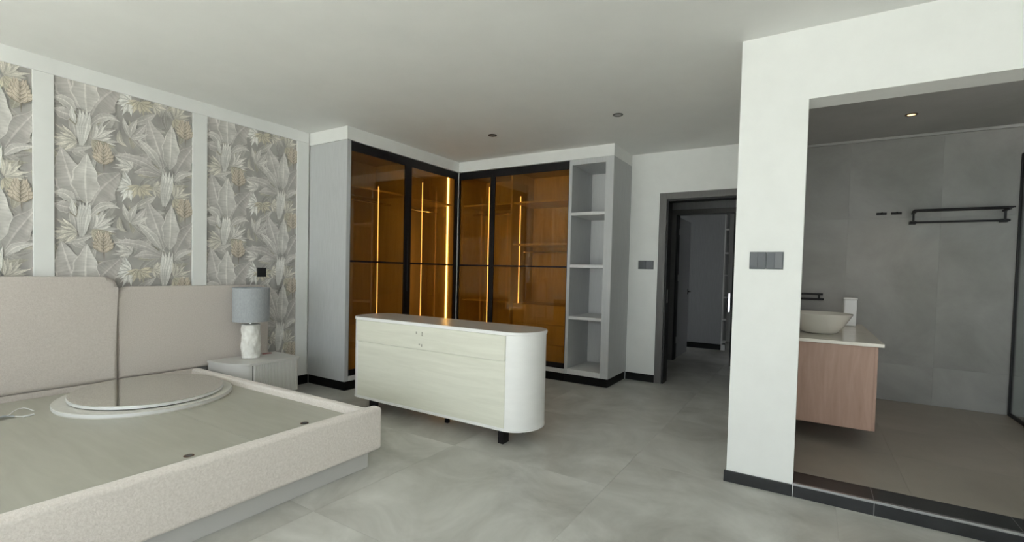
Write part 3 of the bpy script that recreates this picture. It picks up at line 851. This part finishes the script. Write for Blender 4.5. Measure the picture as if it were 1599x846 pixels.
LX, LY = 0.272, 2.552
lamp = thing('table_lamp', (LX, LY, NZ), 'table lamp with grey drum shade and carved white marble base', 'lamp')
bm = bmesh.new()
wob = lambda a, z: 0.050 * math.sin(3 * a + 26 * z + 2.2 * math.sin(9 * z + a)) + 0.032 * math.sin(7 * a - 33 * z) + 0.016 * math.sin(15 * a + 60 * z)
prof = [(0.0, 0.0006), (0.074, 0.0006)] + [(0.080, 0.006 + 0.312 * i / 60) for i in range(61)] + [(0.074, 0.324), (0.0, 0.325)]
add_lathe(bm, prof, (LX, LY, NZ), 64, lambda a, z: wob(a, z) if 0.004 < z < 0.320 else 0)
bmesh.ops.remove_doubles(bm, verts=bm.verts, dist=1e-5)
build('lamp_base', bm, 'marble', lamp, True)
bm = bmesh.new(); add_cyl(bm, (LX, LY, NZ + 0.36), 0.010, 0.07)
add_cyl(bm, (LX, LY, NZ + 0.329), 0.022, 0.008)
build('stem', bm, 'chrome', lamp, True)
bm = bmesh.new()
R_ = 0.158
add_lathe(bm, [(R_ - 0.004, 0.352), (R_, 0.351), (R_ + 0.001, 0.672), (R_ - 0.003, 0.672), (R_ - 0.004, 0.352)], (LX, LY, NZ), 64)
build('lamp_shade', bm, 'shade', lamp, True)
bm = bmesh.new()
for k in range(3):
    a = k * 2 * math.pi / 3
    add_tube(bm, [(LX, LY, NZ + 0.395), (LX + (R_ - 0.004) * math.cos(a), LY + (R_ - 0.004) * math.sin(a), NZ + 0.395)], 0.002, 6)
build('shade_carrier', bm, 'chrome', lamp)
tag(boxes('card', [(0.180, 0.215, 2.715, 2.80, NZ + 0.0003, NZ + 0.006)], 'pink'), 'small dusty pink strip lying behind the table lamp', 'card')

# ================================================================== dresser seen from its back
DRX0, DRX1, DRY0, DRY1, DRZ0, DRZ1 = 1.292, 2.912, 2.968, 3.430, 0.122, 0.868
def stadium(d=0.0, bulge=0.185, n=16):
    cy, hy = (DRY0 + DRY1) / 2, (DRY1 - DRY0) / 2 + d
    pts = []
    for i in range(n + 1):
        a = -math.pi / 2 + math.pi * i / n
        pts.append((DRX1 + (bulge + d) * math.cos(a), cy + hy * math.sin(a)))
    for i in range(n + 1):
        a = math.pi / 2 + math.pi * i / n
        pts.append((DRX0 + (bulge * 0.75 + d) * math.cos(a), cy + hy * math.sin(a)))
    return pts
dr = thing('dresser', ((DRX0 + DRX1) / 2, (DRY0 + DRY1) / 2, 0), 'white dresser with rounded ends standing free, its unfinished back panel showing', 'dresser')
bm = bmesh.new(); add_prism(bm, stadium(-0.004), DRZ0 + 0.012, DRZ1 - 0.0255, 0.0, 2)
build('body', bm, 'dresser_body', dr, True)
bm = bmesh.new(); add_prism(bm, stadium(0.004), DRZ1 - 0.025, DRZ1, 0.006, 3)
build('top', bm, 'dresser_body', dr, True)
bm = bmesh.new(); add_prism(bm, stadium(0.0), DRZ0, DRZ0 + 0.0118, 0.003, 2)
build('bottom', bm, 'dresser_body', dr, True)
ZS = 0.648
p1 = boxes('back_panel', [(DRX0 + 0.002, DRX1 - 0.001, DRY0 - 0.011, DRY0 + 0.006, ZS + 0.002, DRZ1 - 0.028)], 'dresser_panel', dr, bev=0.001, seg=1)
p2 = boxes('back_panel', [(DRX0 + 0.008, DRX1 - 0.001, DRY0 - 0.002, DRY0 + 0.006, DRZ0 + 0.024, ZS - 0.002)], 'dresser_panel', dr, bev=0.001, seg=1)
for o in (p1, p2):
    o['label'] = 'raw greenish oak back board'
boxes('seam', [(DRX0 + 0.002, DRX1 - 0.001, DRY0 + 0.0062, DRY0 + 0.0072, ZS - 0.004, ZS + 0.004)], 'socket', dr)  # black strip behind the gap, paints the shadow line between the boards
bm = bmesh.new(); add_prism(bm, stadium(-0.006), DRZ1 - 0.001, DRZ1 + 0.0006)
build('top_reflection_inlay', bm, 'dresser_top_reflection', dr)  # thin inlay, the wardrobe's dark reflection put into its colour
for hx, hz, h in ((2.030, 0.786, 0.020), (2.094, 0.790, 0.016), (2.094, 0.770, 0.016), (2.064, 0.690, 0.014), (2.090, 0.684, 0.022)):
    boxes('screw_mark', [(hx - 0.006, hx + 0.006, DRY0 - 0.0116, DRY0 - 0.0108, hz - h / 2, hz + h / 2)], M.setdefault('mark', plain('pencil_mark', (0.34, 0.34, 0.28), 0.7)), dr)
for lx, ly in ((1.40, DRY0 + 0.06), (2.862, DRY0 + 0.06), (1.40, DRY1 - 0.13), (2.862, DRY1 - 0.10)):
    boxes('leg', [(lx - 0.007, lx + 0.007, ly, ly + 0.085, 0, DRZ0 - 0.0003), (lx - (0.04 if lx > 2 else -0.0) , lx + (0.0 if lx > 2 else 0.10), ly + 0.0005, ly + 0.013, 0.0005, DRZ0 - 0.0006)], 'black_metal', dr)
boxes('leg', [(2.180, 2.212, DRY0 + 0.20, DRY0 + 0.23, 0, DRZ0 - 0.0003)], 'black_metal', dr)

# ================================================================== ceiling spots
def spot(loc, label, lit=False):
    x, y, z = loc
    t = thing('ceiling_spotlight', loc, label, 'spotlight', 'recessed ceiling spotlights')
    bm = bmesh.new(); add_lathe(bm, [(0.030, -0.001), (0.033, -0.006), (0.045, -0.006), (0.048, -0.0005)], loc, 32)
    build('ring', bm, 'bronze' if lit else 'socket', t, True)
    bm = bmesh.new(); add_cyl(bm, (x, y, z - 0.002), 0.029 if lit else 0.030, 0.003)
    build('lens', bm, 'spot_lit' if lit else 'spot_off', t)
    if lit:
        ld = bpy.data.lights.new('spot_lamp', 'SPOT'); ld.energy = 14; ld.color = (1.0, 0.74, 0.45); ld.spot_size = math.radians(100); ld.spot_blend = 0.8; ld.shadow_soft_size = 0.03
        lo = bpy.data.objects.new('spot_lamp', ld); COL.objects.link(lo); lo.parent = t; lo.location = (0, 0, -0.015)
spot((1.808, 4.327, CE), 'unlit black recessed ceiling spot in front of the wardrobe corner')
spot((3.236, 4.307, CE), 'unlit black recessed ceiling spot nearest the doorway')
spot((5.518, 5.48, CE - 0.0045), 'lit warm recessed spot in the bathroom ceiling', True)

# ================================================================== sockets and switches
def plate(name, loc, n, cell, h, normal, label, cat, mats, rock):
    """row of square plates on a wall; normal 'x' faces +x, 'y' faces -y"""
    x, y, z = loc
    t = thing(name, loc, label, cat)
    for k in range(n):
        o = (k - (n - 1) / 2) * cell
        hw = cell / 2 - 0.0008
        if normal == 'x':
            fr = (x, x + 0.009, y + o - hw, y + o + hw, z - h / 2, z + h / 2)
            pl_ = lambda a, b: (x + 0.009, x + 0.0115, y + o + a, y + o + b, z - h / 2 + 0.006, z + h / 2 - 0.006)
        else:
            fr = (x + o - hw, x + o + hw, y - 0.009, y, z - h / 2, z + h / 2)
            pl_ = lambda a, b: (x + o + a, x + o + b, y - 0.0115, y - 0.009, z - h / 2 + 0.006, z + h / 2 - 0.006)
        f = boxes('frame', [fr], mats[k], t, bev=0.0015)
        r = rock[k]
        for q in range(r):
            a = -hw + 0.005 + q * (2 * hw - 0.010) / r
            boxes('rocker', [pl_(a + 0.0006, a + (2 * hw - 0.010) / r - 0.0006)], 'switch_light' if (name == 'light_switch' and q == r - 1 and k == n - 1 and r > 1) else mats[k], f, bev=0.001)
    return t
plate('wall_socket', (0.0052, 2.806, 1.246), 1, 0.095, 0.095, 'x', 'black square wall socket on the wallpaper above the lamp', 'socket', ['socket'], [1])
plate('light_switch', (3.090, YB - 0.0005, 1.438), 2, 0.095, 0.105, 'y', 'pair of dark grey switches on the back wall beside the doorway', 'switch', ['switch', 'switch'], [1, 1])
plate('light_switch', (4.573, YP - 0.0005, 1.424), 2, 0.093, 0.106, 'y', 'double dark grey switch plate on the white pillar', 'switch', ['switch', 'switch'], [2, 2])

# ================================================================== bathroom things
VX0, VX1, VY0, VY1 = PL + 0.121, 5.245, 4.300, 6.02
va = thing('vanity', ((VX0 + VX1) / 2, (VY0 + VY1) / 2, 0.22), 'floating oak vanity cabinet under a pale stone top', 'vanity')
boxes('carcass', [(VX0, VX1 - 0.02, VY0, VY1, 0.222, 0.838)], 'vanity_wood', va, bev=0.002)
for k in range(3):
    a = VY0 + 0.002 + k * (VY1 - VY0 - 0.004) / 3
    boxes('drawer_front', [(VX1 - 0.0195, VX1, a + 0.0015, a + (VY1 - VY0 - 0.004) / 3 - 0.0015, 0.224, 0.836)], 'vanity_wood', va, bev=0.0015)
boxes('countertop', [(VX0, 5.277, VY0 - 0.025, VY1 + 0.01, 0.8385, 0.864)], 'stone_top', va, bev=0.002)

ba = thing('wash_basin', (4.90, 4.78, 0.864), 'cream ceramic bowl basin standing on the vanity top', 'basin')
bm = bmesh.new()
prof = [(0.0, 0.0005), (0.10, 0.0005), (0.135, 0.015), (0.185, 0.085), (0.222, 0.150), (0.232, 0.168), (0.228, 0.172), (0.218, 0.158), (0.178, 0.088), (0.12, 0.035), (0.03, 0.026), (0.0, 0.026)]
add_lathe(bm, prof, (4.89, 4.78, 0.864), 48)
bmesh.ops.remove_doubles(bm, verts=bm.verts, dist=1e-5)
build('bowl', bm, 'ceramic', ba, True)
bm = bmesh.new(); add_cyl(bm, (4.89, 4.78, 0.892), 0.022, 0.004); build('drain', bm, 'chrome', ba)

td = thing('tissue_dispenser', (5.155, 5.72, 0.864), 'white upright dispenser standing on the vanity behind the basin', 'dispenser')
boxes('case', [(5.10, 5.205, 5.68, 5.78, 0.8645, 1.125)], 'white_plastic', td, bev=0.012, seg=3)
boxes('lid', [(5.096, 5.209, 5.676, 5.784, 1.1255, 1.142)], 'white_plastic', td, bev=0.005)

tb = thing('towel_bar', (4.85, BY - 0.03, 1.12), 'short black double bar on the bathroom wall beyond the basin', 'towel bar')
bm = bmesh.new()
add_box(bm, 4.66, 4.936, BY - 0.05, BY - 0.028, 1.140, 1.162, 0.002)
build('bar', bm, 'black_metal', tb)
bm = bmesh.new()
add_box(bm, 4.66, 4.946, BY - 0.05, BY - 0.028, 1.085, 1.107, 0.002)
build('bar', bm, 'black_metal', tb)
for x in (4.70, 4.90):
    boxes('bracket', [(x - 0.01, x + 0.01, BY - 0.028, BY - 0.0025, 1.085, 1.162)], 'black_metal', tb)

rk = thing('towel_rack', (6.0, BY - 0.1, 1.9), 'long black metal towel rack with lower rail on the bathroom wall', 'towel rack')
for y in (BY - 0.19, BY - 0.13, BY - 0.07):
    boxes('bar', [(5.652, 6.36, y - 0.007, y + 0.007, 2.008, 2.022)], 'black_metal', rk, bev=0.002)
for x in (5.665, 6.325):
    boxes('bracket', [(x - 0.009, x + 0.009, BY - 0.20, BY - 0.0025, 1.992, 2.0075)], 'black_metal', rk)
    boxes('drop_bar', [(x - 0.008, x + 0.008, BY - 0.078, BY - 0.062, 1.915, 1.9915)], 'black_metal', rk)
boxes('lower_rail', [(5.64, 6.36, BY - 0.08, BY - 0.058, 1.896, 1.9145)], 'black_metal', rk, bev=0.002)
boxes('wall_plate', [(5.64, 5.69, BY - 0.0575, BY - 0.0025, 1.89, 1.92)], 'black_metal', rk)
boxes('wall_plate', [(6.30, 6.35, BY - 0.0575, BY - 0.0025, 1.89, 1.92)], 'black_metal', rk)
for x, lb in ((5.415, 'black robe hook farther from the towel rack'), (5.537, 'black robe hook next to the towel rack')):
    hk = thing('robe_hook', (x, BY, 2.0), lb, 'hook', 'robe hooks')
    boxes('back_plate', [(x - 0.043, x + 0.043, BY - 0.010, BY - 0.0025, 1.998, 2.022)], 'black_metal', hk, bev=0.002)
    bm = bmesh.new(); add_tube(bm, [(x, BY - 0.010, 2.008), (x, BY - 0.045, 2.004), (x, BY - 0.058, 2.016)], 0.007, 8)
    build('peg', bm, 'black_metal', hk)

ss = thing('shower_screen', (6.44, 5.7, BZ), 'fixed glass shower screen in a thin black frame', 'shower screen')
boxes('frame', [(6.428, 6.452, BY - 0.028, BY - 0.0025, BZ + 0.001, 2.52), (6.428, 6.452, 4.9, BY - 0.028, BZ + 0.001, BZ + 0.026), (6.428, 6.452, 4.9, BY - 0.028, 2.496, 2.52), (6.428, 6.452, 4.876, 4.9, BZ + 0.001, 2.52)], 'black_metal', ss)
boxes('glass', [(6.436, 6.444, 4.9, BY - 0.028, BZ + 0.026, 2.496)], 'shower_glass', ss)

# ================================================================== far room seen through the doorways
fc = thing('far_cabinet', (3.05, 9.5, 0), 'tall grey cabinet side beyond the two doorways', 'cabinet')
boxes('plinth', [(2.62, 3.49, 9.215, 9.8, 0, 0.10)], 'plinth_black', fc)
boxes('body', [(2.60, 3.50, 9.20, 9.8, 0.101, 2.50)], 'door_leaf', fc, bev=0.002)
fs = thing('far_shelves', (3.545, 9.5, 0), 'narrow white edged shelves at the end of the far cabinet', 'shelves')
boxes('upright', [(3.501, 3.518, 9.195, 9.33, 0.10, 2.42)], 'lam_light', fs)
for z in (2.154, 1.736, 1.34, 0.943, 0.546, 0.15):
    boxes('shelf', [(3.5182, 3.570, 9.195, 9.33, z - 0.012, z + 0.012)], 'lam_light', fs)
boxes('foot', [(3.503, 3.57, 9.20, 9.33, 0, 0.0995)], 'lam_light', fs)
